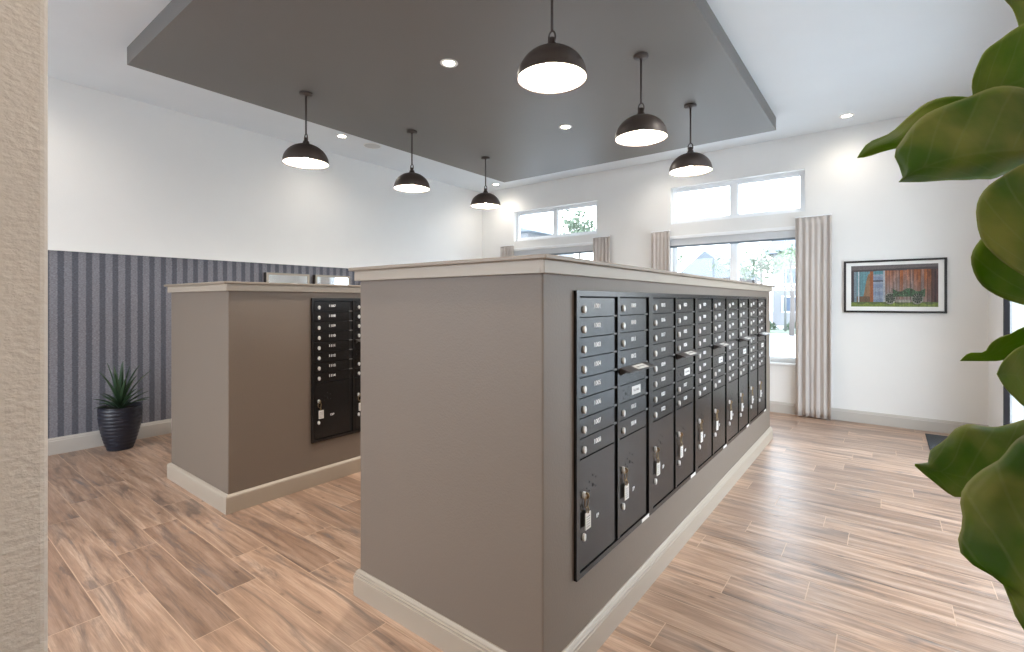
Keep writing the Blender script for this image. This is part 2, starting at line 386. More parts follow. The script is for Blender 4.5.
def store_x(name, h, parts, fr=.05):
    ya, yb, za, zb = h; mb = MB(); x0, x1 = XR-.012, XR+.03
    mb.box(x0, x1, ya, ya+fr, za, zb).box(x0, x1, yb-fr, yb, za, zb).box(x0, x1, ya+fr, yb-fr, zb-fr, zb)
    mb.box(x0, x1, ya+fr, yb-fr, za, za+fr)
    step = (yb-ya)/parts
    for i in range(1, parts): mb.box(x0, x1, ya+i*step-fr/2, ya+i*step+fr/2, za+fr, zb-fr)
    o = struct(name, mb, M['alu'])
    g = MB().box(x0+.028, x0+.034, ya+fr, yb-fr, za+fr, zb-fr).build('window_glass', M['glass'], o); g['kind'] = 'structure'
    return o
store_x('window_5', TR, 2); store_x('window_6', S1, 2)
d = store_x('door_1', D1, 2, .045)
def added_back_window(n, xa, xb, za, zb, k):  # unseen window, added to even out the light and brighten the left ceiling
    mb = MB(); y0, y1 = YB-.11, YB-.05
    mb.box(xa, xb, y0, y1, za, za+.05).box(xa, xb, y0, y1, zb-.05, zb)
    for i in range(k+1):
        x = xa+.03+(xb-xa-.06)*i/k; mb.box(x-.03, x+.03, y0, y1, za+.05, zb-.05)
    struct('window_%d' % n, mb, M['frame_w'])
added_back_window(7, -6.6, -2.4, .4, 3.3, 3)
for yy in (5.88, 6.02):
    MB().tube([(XR-.03, yy, .95), (XR-.09, yy, .98), (XR-.09, yy, 1.3), (XR-.03, yy, 1.33)], .012).build('door_handle', M['chrome'], d, True)
struct('trim_4', MB().box(XR-.012, XR+.0, 4.97, 5.0, 0, 3.33), M['alu'])
tag(MB().box(.375, .90, 6.1, 7.66, .0, .012).build('doormat', M['doormat'], bevel=.004), 'charcoal doormat on the wood floor in the far right corner', 'doormat')

# ------------------------------------------------------------------ kiosks
def kiosk(name, label, x0, x1, y0, y1, top, bead):
    t = thing(name, label, 'partition', ((x0+x1)/2, (y0+y1)/2, 0)); off = t.location
    MB(off).box(x0, x1, y0, y1, .0, top-.02).build('body', M['taupe'], t, bevel=.006)
    ov = .045; a = .022
    cap = MB(off).box(x0-ov, x1+ov, y0-ov, y1+ov, top-.018, top).build('cap_board', M['capboard'], t, bevel=.004)
    fm = MB(off)
    z0, z1 = top-.071, top-.018
    fm.box(x0-a, x0, y0-a, y1+a, z0, z1).box(x1, x1+a, y0-a, y1+a, z0, z1).box(x0, x1, y0-a, y0, z0, z1).box(x0, x1, y1, y1+a, z0, z1)
    fm.build('fascia', M['trim'], t, bevel=.002)
    # mitred baseboard ring
    h = .14; tk = .025
    prof = [(.0, 0), (tk, 0), (tk, .104), (.018, .108), (.021, .113), (.021, .118), (.015, .123), (.017, .128), (.010, .134), (.006, h), (0, h)] if bead else [(.0, 0), (tk, 0), (tk, .118), (.021, .128), (.012, .136), (.006, h), (0, h)]
    vs = []; k = len(prof)
    for sx, sy in ((0, 0), (1, 0), (1, 1), (0, 1)):
        for d_, z in prof:
            vs.append((x1+d_ if sx else x0-d_, y1+d_ if sy else y0-d_, z))
    fs = [(c*k+i, c*k+(i+1) % k, ((c+1) % 4)*k+(i+1) % k, ((c+1) % 4)*k+i) for c in range(4) for i in range(k)]
    MB(off).add(vs, fs).build('baseboard', M['trim'], t)
    return t
kiosk('mailbox_kiosk', 'large taupe half-height partition in the foreground with five mailbox units on its side', -2.272, -1.07, 1.585, 6.31, 1.783, True)
kiosk('mailbox_kiosk', 'smaller looking taupe half-height partition further left, beside the potted agave', -5.13, -3.937, 1.585, 6.31, 1.752, False)

# ------------------------------------------------------------------ mailbox units (local: y along the wall, x outwards, z up)
UW, UH = .8385, 1.258
PI8 = .0889; PT = .517                       # door pitch, top of the parcel doors
COLS = ((.032, .375, .405), (.437, .772, .803))
ft = MB()
fx = .016
ft.box(0, fx, 0, .026, 0, UH).box(0, fx, UW-.034, UW, 0, UH).box(0, fx, .026, UW-.034, 0, .024).box(0, fx, .026, UW-.034, UH-.024, UH)
ft.box(0, fx-.002, .408, .432, .024, UH-.024)
frame_me = ft.mesh('frame', M['bronze'])
back_me = MB().box(0, .001, .026, UW-.034, .024, UH-.024).mesh('recess_panel', M['recess'])
def door_mesh(w, h, nm):
    return MB().box(.001, .011, 0, w, .0025, h-.0025).mesh(nm, M['bronze'])
dw = [c[1]-c[0] for c in COLS]
def holed(w, h, nm, spots):
    mb = MB().box(.001, .011, 0, w, .0025, h-.0025); nb = len(mb.f)
    for cy_, cz_ in spots:
        for dy, dz, r in ((0, .0, .008), (-.03, .022, .0045), (.03, .03, .0045), (-.03, -.018, .0045), (.03, -.012, .0045), (.0, .045, .004), (-.055, .0, .004)):
            if cz_+dz > h-.01: continue
            n = 12; mb.add([(.0113, cy_+dy+r*math.cos(2*PI*i/n), cz_+dz+r*math.sin(2*PI*i/n)) for i in range(n)], [tuple(range(n))])
    me = bpy.data.meshes.new(nm); me.from_pydata([tuple(p) for p in mb.v], [], mb.f); me.materials.append(M['bronze']); me.materials.append(M['recess'])
    bm = bmesh.new(); bm.from_mesh(me); bmesh.ops.recalc_face_normals(bm, faces=bm.faces[:nb] if False else list(bm.faces)[:nb]); bm.to_mesh(me); bm.free()
    for p in me.polygons: p.material_index = 1 if p.index >= nb else 0
    return me
door_me = [door_mesh(w, PI8, 'mailbox_door') for w in dw]
parcel_me = [holed(w, PT-.03, 'parcel_door', [(.12, .345)]) for w in dw]
outgoing_me = holed(dw[1], PI8, 'outgoing_mail_door', [(.07, PI8*.45), (.295, PI8*.45)])
def oval(w, h, x0, x1, mat, nm):
    vs = []; n = 20
    for x, s in ((x0, 1), (x1-.0015, 1), (x1, .8)):
        vs += [(x, s*w/2*math.cos(2*PI*i/n), s*h/2*math.sin(2*PI*i/n)) for i in range(n)]
    fs = [(j*n+i, j*n+(i+1) % n, (j+1)*n+(i+1) % n, (j+1)*n+i) for j in range(2) for i in range(n)]+[tuple(range(2*n, 3*n))]
    return MB().add(vs, fs).mesh(nm, mat)
lock_me = oval(.023, .034, .010, .021, M['lock'], 'lock')
bar_me = [MB().box(.001, .010, dw[i], c[2]-c[0], -.004, .004).mesh('hinge_bracket', M['pole']) for i, c in enumerate(COLS)]
plate_me = MB().box(.011, .013, -.055, .055, -.022, .022).mesh('label_plate', M['plate'])
flap_me = MB().add([(.011, 0, .009), (.068, 0, -.009), (.068, 0, -.014), (.011, 0, -.002), (.011, .334, .009), (.068, .334, -.009), (.068, .334, -.014), (.011, .334, -.002)],
                   [(0, 1, 2, 3), (7, 6, 5, 4), (0, 4, 5, 1), (1, 5, 6, 2), (2, 6, 7, 3), (3, 7, 4, 0)])
flap_me.add([(.011, .004, -.0), (.052, .004, -.010), (.011, .004, -.032), (.011, .008, -.0), (.052, .008, -.010), (.011, .008, -.032)], [(0, 1, 2), (5, 4, 3), (0, 3, 4, 1), (1, 4, 5, 2), (2, 5, 3, 0)])
flap_me = flap_me.mesh('mail_slot_flap', M['hood'])
sticker_me = MB().box(fx, fx+.0008, -.05, .05, -.009, .009).mesh('sticker', M['tagw'])
tb = MB()
tb.box(-.0022, .0022, -.008, .038, -.150, -.078)
tag_me = tb.mesh('tag_card', M['tagw'])
tt = MB()
for i in range(5): tt.box(.0022, .0026, -.002, .032, -.141+i*.011, -.137+i*.011)
tagtext_me = tt.mesh('tag_print', M['tagtext'])
ring_me = MB().tube([(.001, .015*math.sin(a), -.030+.024*math.cos(a)) for a in [2*PI*i/16 for i in range(16)]], .0024, 6, True).tube([(.001+.006*math.sin(a), .010, -.064+.015*math.cos(a)) for a in [2*PI*i/12 for i in range(12)]], .0022, 6, True).mesh('split_ring', M['brass'], True)
kb = MB()
kb.lathe([(.0045, .0), (.014, .002), (.014, .0045), (.0045, .0065), (.0045, .0)], (-.0325*0, 0, 0), 14, 'y')
kb.box(-.022, -.010, -.001+.003, .001+.003, -.004, .004)
key_me = kb.mesh('key', M['brass'], False)

def key_tag(loc, label, group):
    t = thing('key_tag', label, 'key tag', loc, group)
    inst('key', key_me, t); inst('split_ring', ring_me, t); c = inst('tag_card', tag_me, t); inst('tag_print', tagtext_me, c)
def mailbox_unit(loc, label, first, parcel, group, idx, where):
    t = thing('mailbox_unit', label, 'mailboxes', loc, group)
    inst('frame', frame_me, t); inst('recess_panel', back_me, t)
    n = first
    for ci, (a, b, c) in enumerate(COLS):
        top = PT+8*PI8
        for r in range(8):
            z = top-(r+1)*PI8
            if ci == 1 and r == 4:
                s = inst('mail_slot', door_me[1], t, (0, a, z)); fl = inst('mail_slot_flap', flap_me, s, (0, 0, PI8-.006))
                lb = inst('slot_label', text_mesh('OUTGOING MAIL', .012, M['tagtext']), s, (.0, 0, 0))
                lb.location = (.0405, .19, PI8-.0045); lb.rotation_euler = (0, -math.radians(72.5), 0)
                pl = inst('slot_plate', MBP, s, (.040, .19, PI8-.006)); pl.rotation_euler = (0, math.radians(17.5), 0)
            elif ci == 1 and r == 5:
                s = inst('outgoing_mail_door', outgoing_me, t, (0, a, z)); inst('label_plate', plate_me, s, (0, .20, PI8*.5))
                inst('plate_lettering', text_mesh('U.S. MAIL', .018, M['tagtext']), s, (.0135, .20, PI8*.5))
            else:
                s = inst('mailbox_door', door_me[ci], t, (0, a, z)); inst('lock', lock_me, s, (0, .038, PI8*.40))
                inst('door_number', text_mesh(str(n), .031, M['num'], stretch=1.12), s, (.0115, .165, PI8*.55)); n += 1
            if r < 8 and r > 0: inst('hinge_bracket', bar_me[ci], s, (0, 0, PI8))
        p = inst('parcel_door', parcel_me[ci], t, (0, a, .028))
        inst('lock', lock_me, p, (0, .034, .325)); inst('lock', lock_me, p, (0, .034, .140))
        inst('door_number', text_mesh('%dP' % (parcel+ci), .026, M['num'], stretch=1.05), p, (.0115, .165, .190))
        key_tag((loc[0]+.0245, loc[1]+a+.036, loc[2]+.028+.325), 'key tag on the %s parcel door of %s' % (('left', 'right')[ci], where), 'key tags on the parcel doors')
    inst('sticker', sticker_me, t, (0, UW-.085, .010))
    return t
MBP = MB().box(-.021, .021, -.07, .07, 0, .001).mesh('slot_plate', M['tagw'])
ORD = ('nearest', 'second nearest', 'middle', 'second furthest', 'furthest')
for i in range(5):
    mailbox_unit((-1.07, 1.822+i*UW, .39), '%s black mailbox unit on the foreground partition, doors numbered from %d' % (ORD[i], 1001+14*i), 1001+14*i, 1+2*i,
                 'black mailbox units in the foreground partition', i, 'the %s unit, foreground partition' % ORD[i])
mailbox_unit((-3.937, 2.25, .372), 'black mailbox unit on the further left partition', 1107, 15, None, 5, 'the unit, further left partition')

# ------------------------------------------------------------------ pendants and downlights
def arc(r, n, a0=0., a1=PI/2): return [(r*math.sin(a0+(a1-a0)*i/n), r*math.cos(a0+(a1-a0)*i/n)) for i in range(n+1)]
R0, DH, RIM = .226, .195, 3.05
outer = [(max(.02, x), y*DH/R0) for x, y in [(R0*math.sin(a), R0*math.cos(a)) for a in [PI/2*i/14 for i in range(15)]]]
outer += [(R0+.003, -.004), (R0+.003, -.010)]
shade_me = MB().lathe([(.02, DH+.0)]+outer+[(R0-.001, -.010), (R0-.002, 0)]+[(max(.02, (R0-.003)*math.sin(a)), (DH-.003)*math.cos(a)) for a in [PI/2*(14-i)/14 for i in range(1, 15)]], (0, 0, 0), 48).mesh('shade', M['lampblack'], True)
lining_me = MB().lathe([(max(.001, (R0-.006)*math.sin(a)), (DH-.007)*math.cos(a)-.002) for a in [PI/2*i/14 for i in range(15)]], (0, 0, 0), 48).mesh('shade_lining', M['lampwhite'], True)
bulb_me = MB().lathe([(.0005, .06), (.018, .062), (.022, .085), (.034, .11), (.036, .13), (.026, .155), (.014, .17), (.0005, .172)][::-1], (0, 0, -.035), 20).mesh('bulb', M['bulb'], True)
socket_me = MB().lathe([(.0005, .205), (.022, .205), (.022, .15), (.026, .135), (.0005, .135)], (0, 0, -.004), 20).mesh('socket', M['lampwhite'], True)
neck_me = MB().lathe([(.0005, .262), (.017, .262), (.020, .258), (.020, .232), (.028, .226), (.034, .205), (.048, .188), (.0005, .188)], (0, 0, 0), 24).mesh('neck', M['lampblack'], True)
loop_me = MB().tube([(.026*math.cos(a), 0, .262+.042*math.sin(a)) for a in [2*PI*i/20 for i in range(20)]], .0060, 8, True).mesh('loop', M['lampblack'], True)
rod_me = MB().cyl((0, 0, .300), .0088, 3.78-.022-RIM-.300, 14).mesh('rod', M['lampblack'], True)
can_me = MB().lathe([(.0005, 0), (.063, 0), (.065, -.003), (.065, -.020), (.060, -.024), (.014, -.026), (.012, -.04), (.0005, -.04)], (0, 0, 3.78-RIM), 32).mesh('canopy', M['lampblack'], True)
PEND = [((-4.80, 2.69), 'leftmost and nearest dome pendant of the left row, under the grey ceiling panel'), ((-4.80, 4.12), 'middle dome pendant of the left row, under the grey ceiling panel'),
        ((-4.80, 5.56), 'furthest dome pendant of the left row, near the window wall'), ((-1.715, 2.645), 'nearest dome pendant of the right row, its rod cut by the top edge'),
        ((-1.715, 4.09), 'middle dome pendant of the right row, above the front partition'), ((-1.715, 5.46), 'furthest dome pendant of the right row, before the right windows')]
for (x, y), lab in PEND:
    t = thing('pendant_light', 'dark bronze '+lab, 'pendant light', (x, y, RIM), 'dark dome pendants')
    s = inst('shade', shade_me, t); inst('shade_lining', lining_me, s); inst('bulb', bulb_me, t); inst('socket', socket_me, t)
    inst('neck', neck_me, t); inst('loop', loop_me, t); inst('rod', rod_me, t); inst('canopy', can_me, t)
ring_l = MB().lathe([(.052, 0), (.052, -.004), (.078, -.006), (.082, -.003), (.082, 0)], (0, 0, 0), 32).mesh('trim_ring', M['ringw'], True)
lens_l = MB().lathe([(.0005, -.002), (.052, -.002), (.052, -.0), (.0005, 0)], (0, 0, 0), 28).mesh('lens', M['down'])
DOWN = [((-3.16, 3.15, 3.78), 'bright recessed downlight in the grey ceiling panel, nearest of two'), ((-3.165, 5.19, 3.78), 'recessed downlight in the grey ceiling panel further back toward the windows'),
        ((-6.09, 3.95, ZC), 'recessed downlight in the white ceiling over the left wall beside the round speaker'), ((-6.16, 7.45, ZC), 'small recessed downlight in the far left ceiling corner by the window wall'),
        ((-.39, 7.40, ZC), 'recessed downlight in the white ceiling at right, above the framed picture'), ((-6.09, .78, ZC), 'recessed downlight in the white ceiling at the near left, out of frame'),
        ((-3.16, 1.0, ZC), 'added unseen recessed downlight in the white ceiling in front of the grey panel'), ((-.39, 4.2, ZC), 'added unseen recessed downlight in the right ceiling strip, middle'),  # both added out of view to light the near room
        ((-.39, 1.0, ZC), 'added unseen recessed downlight in the right ceiling strip above the camera side'), ((-2.78, 7.2, ZC), 'recessed downlight in the white ceiling between the two upper windows, hidden by the panel'),  # the first is added out of view as fill light
        ((-3.5, -1.6, ZC), 'added unseen recessed downlight behind the viewpoint in the left half'), ((-.2, -1.4, ZC), 'added unseen recessed downlight behind the viewpoint at the right')]  # both added behind the view as fill light
for i, (p, lab) in enumerate(DOWN):
    t = thing('recessed_downlight', lab, 'recessed light', p, 'recessed downlights'); inst('trim_ring', ring_l, t); inst('lens', lens_l, t)
    ld = bpy.data.lights.new('downlight_beam', 'SPOT'); ld.energy = (15 if i == 4 else 21 if i in (2, 3, 5, 9) else 100 if i < 2 else 65); ld.color = (1, .90, .79); ld.spot_size = math.radians(150); ld.spot_blend = .9; ld.shadow_soft_size = .05
    lo = bpy.data.objects.new('downlight_beam', ld); C.objects.link(lo); lo.location = (p[0], p[1], p[2]-.02)
sp = thing('ceiling_speaker', 'round white ceiling speaker grille beside a recessed light', 'speaker', (-6.10, 4.47, ZC))
MB((0, 0, 0)).lathe([(.118, 0), (.118, -.008), (.128, -.010), (.132, -.004), (.132, 0)], (0, 0, 0), 40).build('trim_ring', M['ringw'], sp, True)
MB((0, 0, 0)).lathe([(.0005, -.006), (.118, -.006), (.118, 0), (.0005, 0)], (0, 0, 0), 40).build('grille', M['grille'], sp)

# ------------------------------------------------------------------ curtains, blinds
def curtain(name, label, x0, x1, y, top, folds, seed, group='beige curtains at the windows'):
    r = random.Random(seed); n = folds*14; rows = 22; vs = []; fs = []
    ph = [r.uniform(-.5, .5) for _ in range(folds+2)]
    for j in range(rows+1):
        t = j/rows; z = top-(top-.015)*t
        for i in range(n+1):
            s = i/n; f = s*folds; k = int(f)
            a = (.010+.010*min(1, t*3))*(1+.45*math.sin(7*s+seed))
            w = 2*PI*(f+.12*math.sin(2*PI*s*1.7+seed)*(.3+t))
            x = x0+(x1-x0)*(s*(1+.02*t)-.01*t)+.010*math.sin(w*2+.6)*t
            vs.append((x, y+a*math.sin(w)+.010*math.sin(w*.5+5*t+seed)*t, z))
    for j in range(rows):
        for i in range(n): fs.append((j*(n+1)+i, j*(n+1)+i+1, (j+1)*(n+1)+i+1, (j+1)*(n+1)+i))
    loc = ((x0+x1)/2, y, 0); t_ = thing(name, label, 'curtain', loc, group)
    o = MB(loc).add(vs, fs).build('fabric', M['curtain'], t_, True); m = o.modifiers.new('thick', 'SOLIDIFY'); m.thickness = .004; m.offset = 0
    MB(loc).box(x0, x1, y-.012, y+.012, top-.004, top+.014).build('curtain_track', M['frame_w'], t_)
curtain('curtain', 'full-length beige curtain beside the framed picture', -1.0, -.575, 7.765, 2.765, 6, 1)
curtain('curtain', 'beige curtain at the left edge of the right windows', -3.085, -2.765, 7.765, 2.745, 5, 2)
curtain('curtain', 'beige curtain at the right edge of the left windows', -4.16, -3.83, 7.765, 2.745, 5, 3)
curtain('curtain', 'beige curtain beside the far left room corner', -6.30, -5.95, 7.765, 2.735, 5, 4)
for (h, lab, b) in ((L2, 'half-raised pale roller blind at the top of the right window', 2.485), (L1, 'half-raised pale roller blind at the top of the left window', 2.50)):
    t = thing('roller_blind', lab, 'roller blind', ((h[0]+h[1])/2, YF-.05, b), 'roller blinds'); o = t.location
    MB(o).box(h[0]-.03, h[1]+.03, YF-.075, YF-.002, b+.125, b+.175).build('cassette', M['frame_w'], t, bevel=.006)
    MB(o).box(h[0]-.01, h[1]+.01, YF-.045, YF-.042, b+.02, b+.125).build('blind_fabric', M['blind'], t)
    MB(o).box(h[0]-.01, h[1]+.01, YF-.052, YF-.036, b-.012, b+.02).build('bottom_rail', M['blindbar'], t, bevel=.003)

# ------------------------------------------------------------------ framed photograph on the far wall
px0, px1, pz0, pz1 = -.445, .588, 1.455, 2.135; py = YF-.03
t = thing('framed_picture', 'black framed colour photograph of a rusty barn wall and wagon, white mat', 'picture', ((px0+px1)/2, YF, pz0)); o = t.location
fw = .025
MB(o).box(px0, px1, py, YF, pz0, pz0+fw).box(px0, px1, py, YF, pz1-fw, pz1).box(px0, px0+fw, py, YF, pz0+fw, pz1-fw).box(px1-fw, px1, py, YF, pz0+fw, pz1-fw).build('frame', M['black'], t)
mt = MB(o).box(px0+fw, px1-fw, py+.012, YF, pz0+fw, pz1-fw).build('mat_board', M['matb'], t)
def pic(s, q):                        # s 0..1 left-right, q 0..1 bottom-top
    rr = random.Random(int(s*260)*7919+int(q*130))
    j = rr.uniform(.72, 1.28)
    if q > .93-.04*(1-s): c = (.15, .13, .13)
    elif q > .88-.03*(1-s): c = (.07, .055, .06)
    elif q < .07+.02*math.sin(s*40): c = (.20, .27, .05)
    elif q < .11: c = (.12, .16, .05)
    elif s < .41:                      # pale blue door side
        if s < .035: c = (.06, .04, .05)
        elif s < .07: c = (.20, .28, .34)
        elif .085 < s < .10: c = (.55, .60, .66)
        elif s < .23: 
            c = (.13, .30, .34)
            if q < .45+.35*math.sin(s*31+1) and s > .13: c = (.30, .17, .09)
            if q < .25: c = (.16, .10, .06)
        elif s < .27: c = (.36, .12, .04)
        elif s < .385:
            c = (.22, .28, .40) if int(q*11) % 2 else (.30, .36, .46)
            if .60 < q < .64: c = (.05, .05, .06)
            if q > .78: c = (.10, .28, .33)
        else: c = (.42, .46, .50)
    else:
        pk = int(s*26); pr = random.Random(pk).random(); e = (s*26) % 1
        rust = (.42, .13, .035); grey = (.30, .22, .20); m = min(1, max(0, (q-.35)*1.6+(pr-.5)*1.0))
        c = tuple(grey[i]*(1-m)+rust[i]*m for i in range(3))
        if e < .14: c = (.10, .05, .035)
        if s > .88: c = tuple(v*.6 for v in c)
        if s > .93: c = (.10, .045, .04) if e > .2 else (.04, .02, .02)
    # wagon: two spoked wheels and bed with greenery
    for cx in (.47, .775):
        dx = (s-cx)*2.0; dy = q-.20; d2 = math.hypot(dx, dy)
        if d2 < .135 and q > .05:
            c = (.34, .33, .28) if d2 > .115 or abs((math.atan2(dy, dx)*6/PI) % 1-.5) < .10 else (.035, .05, .03)
    if .50 < s < .86 and .24 < q < .40+.04*math.sin(s*30) and math.hypot((s-.775)*2, q-.2) > .115:
        c = (.05, .14, .06) if rr.random() < .62 else ((.16, .22, .14) if rr.random() < .3 else (.05, .03, .02))
    if .54 < s < .70 and .10 < q < .17: c = (.36, .34, .30)
    st_ = random.Random(int(s*120)*31+7).uniform(.72, 1.25)*random.Random(int(s*46)*17+int(q*7+3*random.Random(int(s*46)).random())).uniform(.75, 1.25)
    if q < .88 and s > .41: c = tuple(v*st_ for v in c)
    elif .11 < q < .88: c = tuple(v*(.6+.4*st_) for v in c)
    return tuple(.72*v*j for v in c)
nx, nz = 200, 96; a0, a1, b0, b1 = px0+.080, px1-.080, pz0+.078, pz1-.066
vs = [(a0+(a1-a0)*i/nx, py+.0115, b0+(b1-b0)*k/nz) for k in range(nz+1) for i in range(nx+1)]
fs = [(k*(nx+1)+i, k*(nx+1)+i+1, (k+1)*(nx+1)+i+1, (k+1)*(nx+1)+i) for k in range(nz) for i in range(nx)]
me = bpy.data.meshes.new('print'); me.from_pydata([tuple(Vector(v)-o) for v in vs], [], fs); ca = me.color_attributes.new('ink', 'FLOAT_COLOR', 'CORNER')
cols = []
for k in range(nz):
    for i in range(nx): cols += [*pic((i+.5)/nx, (k+.5)/nz), 1]*4
ca.data.foreach_set('color', cols)
pm, nt, b = new_mat('printed_photo'); va = N(nt, 'ShaderNodeVertexColor', layer_name='ink'); nt.links.new(va.outputs[0], b.inputs['Base Color']); b.inputs['Roughness'].default_value = .45
me.materials.append(pm); inst('print', me, t)

# mirrors in champagne frames on the wallpapered wall
for y0, y1, lab in ((3.235, 3.87, 'champagne framed mirror on the striped wall, left one of the two'), (3.965, 4.56, 'champagne framed mirror on the striped wall, right one of the two')):
    t = thing('framed_mirror', lab, 'mirror', (XL+.012, (y0+y1)/2, 1.2), 'framed mirrors on the striped wall'); o = t.location
    X0, X1, z0, z1 = XL+.012, XL+.085, 1.2, 2.005
    MB(o).box(X0, X1, y0, y1, z0, z1).build('box_side', M['darkside'], t)
    f = .03
    MB(o).box(X1, X1+.012, y0, y1, z0, z0+f).box(X1, X1+.012, y0, y1, z1-f, z1).box(X1, X1+.012, y0, y0+f, z0+f, z1-f).box(X1, X1+.012, y1-f, y1, z0+f, z1-f).build('frame', M['champ'], t)
    MB(o).box(X1, X1+.004, y0+f, y1-f, z0+f, z1-f).build('mirror_glass', M['mirror'], t)

# ------------------------------------------------------------------ agave in pot
pc = Vector((-6.60, 1.565, 0)); t = thing('potted_agave', 'spiky agave in a ridged dark blue pot by the striped wall', 'potted plant', pc)
prof = []
for i in range(49):
    h = i/48; r = .112+.080*math.sin(min(1, h*1.12)*PI/2)**.9; r += .0022*math.sin(h*48*PI/2*1.0)
    prof.append((r, h*.46))
prof += [(.194, .466), (.186, .462), (.178, .42), (.0005, .42)]
MB().lathe([(.0005, 0)]+prof, (0, 0, 0), 56).build('pot', M['pot'], t, True)
MB().lathe([(.0005, .435), (.12, .43), (.178, .424)], (0, 0, 0), 30).build('soil', M['soil'], t, True)
r = random.Random(5); nl = 34
for i in range(nl):
    u = i/nl; az = i*2.39996+r.uniform(-.2, .2); el = math.radians(86-58*u**.9)+r.uniform(-.08, .08); L = (.40+.07*r.random())*(1.0 if u < .4 else .66)*(.72 if math.cos(az) < -.2 and u > .3 else 1); w = .034
    vs = []; n = 10
    hd = Vector((math.cos(az), math.sin(az), 0)); sd = Vector((-math.sin(az), math.cos(az), 0)); p = Vector((0, 0, .42+.07*(1-u)))+hd*.015; e = el
    for k in range(n+1):
        s = k/n; ww = w*(.75+.9*s-.0*s)*(1-s**2.2)+.0006; d = hd*math.cos(e)+Vector((0, 0, math.sin(e))); nn = sd.cross(d)
        vs += [p-sd*ww*.62+nn*ww*-.22, p-nn*.004*-1, p+sd*ww*.62+nn*ww*-.22, p+nn*(-.006*(1-s))]
        p = p+d*L/n; e -= (.035+.02*u)*(1 if u > .15 else .3)
    fs = []
    for k in range(n):
        for j in range(4): fs.append((k*4+j, k*4+(j+1) % 4, k*4+4+(j+1) % 4, k*4+4+j))
    MB().add(vs, fs+[(0, 1, 2, 3), (n*4, n*4+3, n*4+2, n*4+1)]).build('leaf', M['agave'], t, True, sharp=50)

# ------------------------------------------------------------------ fiddle leaf fig near the camera at right
trunk_xy = at(1165, 300, .86); tx, ty = trunk_xy.x, trunk_xy.y
fig = thing('fiddle_leaf_fig', 'fiddle leaf fig with large leathery leaves at the right edge', 'potted tree', (tx, ty, 0)); fo_ = fig.location
def tz(z): return Vector((tx+.012*math.sin(z*3), ty+.012*math.cos(z*2.3), z))
MB(fo_).tube([tz(.28+i*.1) for i in range(24)], [.018-.0004*i for i in range(24)], 10).build('trunk', M['bark'], fig, True)
MB(fo_).lathe([(.0005, 0), (.15, 0), (.16, .02), (.19, .34), (.195, .36), (.185, .36), (.178, .31), (.0005, .31)], (tx, ty, 0), 40).build('pot', M['clay'], fig, True, sharp=40)
MB(fo_).lathe([(.0005, .322), (.177, .315)], (tx, ty, 0), 30).build('soil', M['soil'], fig, True)
def crom(P, n):
    P = [Vector(p) for p in P]; out = []; d = [0]
    for a, b in zip(P, P[1:]): d.append(d[-1]+max(1e-6, (b-a).length))
    for i in range(n):
        t = d[-1]*i/(n-1); k = max(j for j in range(len(P)) if d[j] <= t+1e-9); k = min(k, len(P)-2); s = (t-d[k])/(d[k+1]-d[k])
        p0, p1, p2, p3 = P[max(k-1, 0)], P[k], P[k+1], P[min(k+2, len(P)-1)]
        out.append(.5*((2*p1)+(-p0+p2)*s+(2*p0-5*p1+4*p2-p3)*s*s+(-p0+3*p1-3*p2+p3)*s**3))
    return out
def leaf(A, B, d0, d1, mid=0., curlA=0., curlB=0., Mr=None, wav=.004, seed=0, zatt=None):
    """A, B: the two edges from tip to stalk; d0 -> d1 depth from tip to stalk; mid: how far the midrib sits nearer (+) the viewer"""
    n = 34; m = 14
    def rail(P):
        L = len(P)-1; return crom([at(u, v, d0+(d1-d0)*i/L) for i, (u, v) in enumerate(P)], n)
    a, b = rail(A), rail(B); c = rail(Mr) if Mr else [(p+q)/2 for p, q in zip(a, b)]
    vs = []; uv = []
    for i in range(n):
        s = i/(n-1); env = math.sin(PI*min(1, s*1.02))**.6 if 0 < s < 1 else 0
        for j in range(m+1):
            t = j/m
            if t <= .5: q = t*2; p = a[i].lerp(c[i], q)
            else: q = (1-t)*2; p = b[i].lerp(c[i], q)
            k = q*q*(3-2*q)
            view = (p-CAM).normalized()
            off = mid*k*env + (curlA if t < .5 else curlB)*(1-q)**2*env + wav*math.sin(s*17+seed+(0 if t < .5 else 1.3))*(1-q)*env
            vs.append(p-view*off); uv.append((2*t-1, s))
    base = c[-1]
    fs = [(i*(m+1)+j, i*(m+1)+j+1, (i+1)*(m+1)+j+1, (i+1)*(m+1)+j) for i in range(n-1) for j in range(m)]
    me = bpy.data.meshes.new('leaf'); me.from_pydata([tuple(v-fo_) for v in vs], [], fs); ul = me.uv_layers.new(name='leaf')
    for l in me.loops: ul.data[l.index].uv = uv[l.vertex_index]
    me.polygons.foreach_set('use_smooth', [True]*len(me.polygons)); me.materials.append(M['fig'])
    o = inst('leaf', me, fig); md = o.modifiers.new('t', 'SOLIDIFY'); md.thickness = .0012; md.offset = 0
    zz = zatt if zatt else base.z-.03
    q = tz(min(2.5, max(.5, zz))); mm = (base+q)/2+Vector((0, 0, -.01))
    MB(fo_).tube([base, mm, q], .0035, 6).build('petiole', M['bark'], o, True)
# topmost leaf, pointing up
leaf([(1020, -120), (990, -85), (984, -35), (1002, -4), (1012, 8), (1017, 20), (1020, 32)], [(1020, -120), (1052, -95), (1070, -60), (1058, -20), (1044, 6), (1034, 20), (1028, 32)], .95, .90, -.01, seed=1)
# upper leaf behind the big one
leaf([(974, 100), (972, 82), (979, 62), (986, 50), (1002, 38), (1016, 28), (1040, 18), (1085, 25), (1130, 60)], [(974, 100), (990, 122), (1012, 128), (1040, 125), (1060, 122), (1085, 112), (1100, 100), (1118, 85), (1130, 62)], .88, .90, -.025, seed=2)
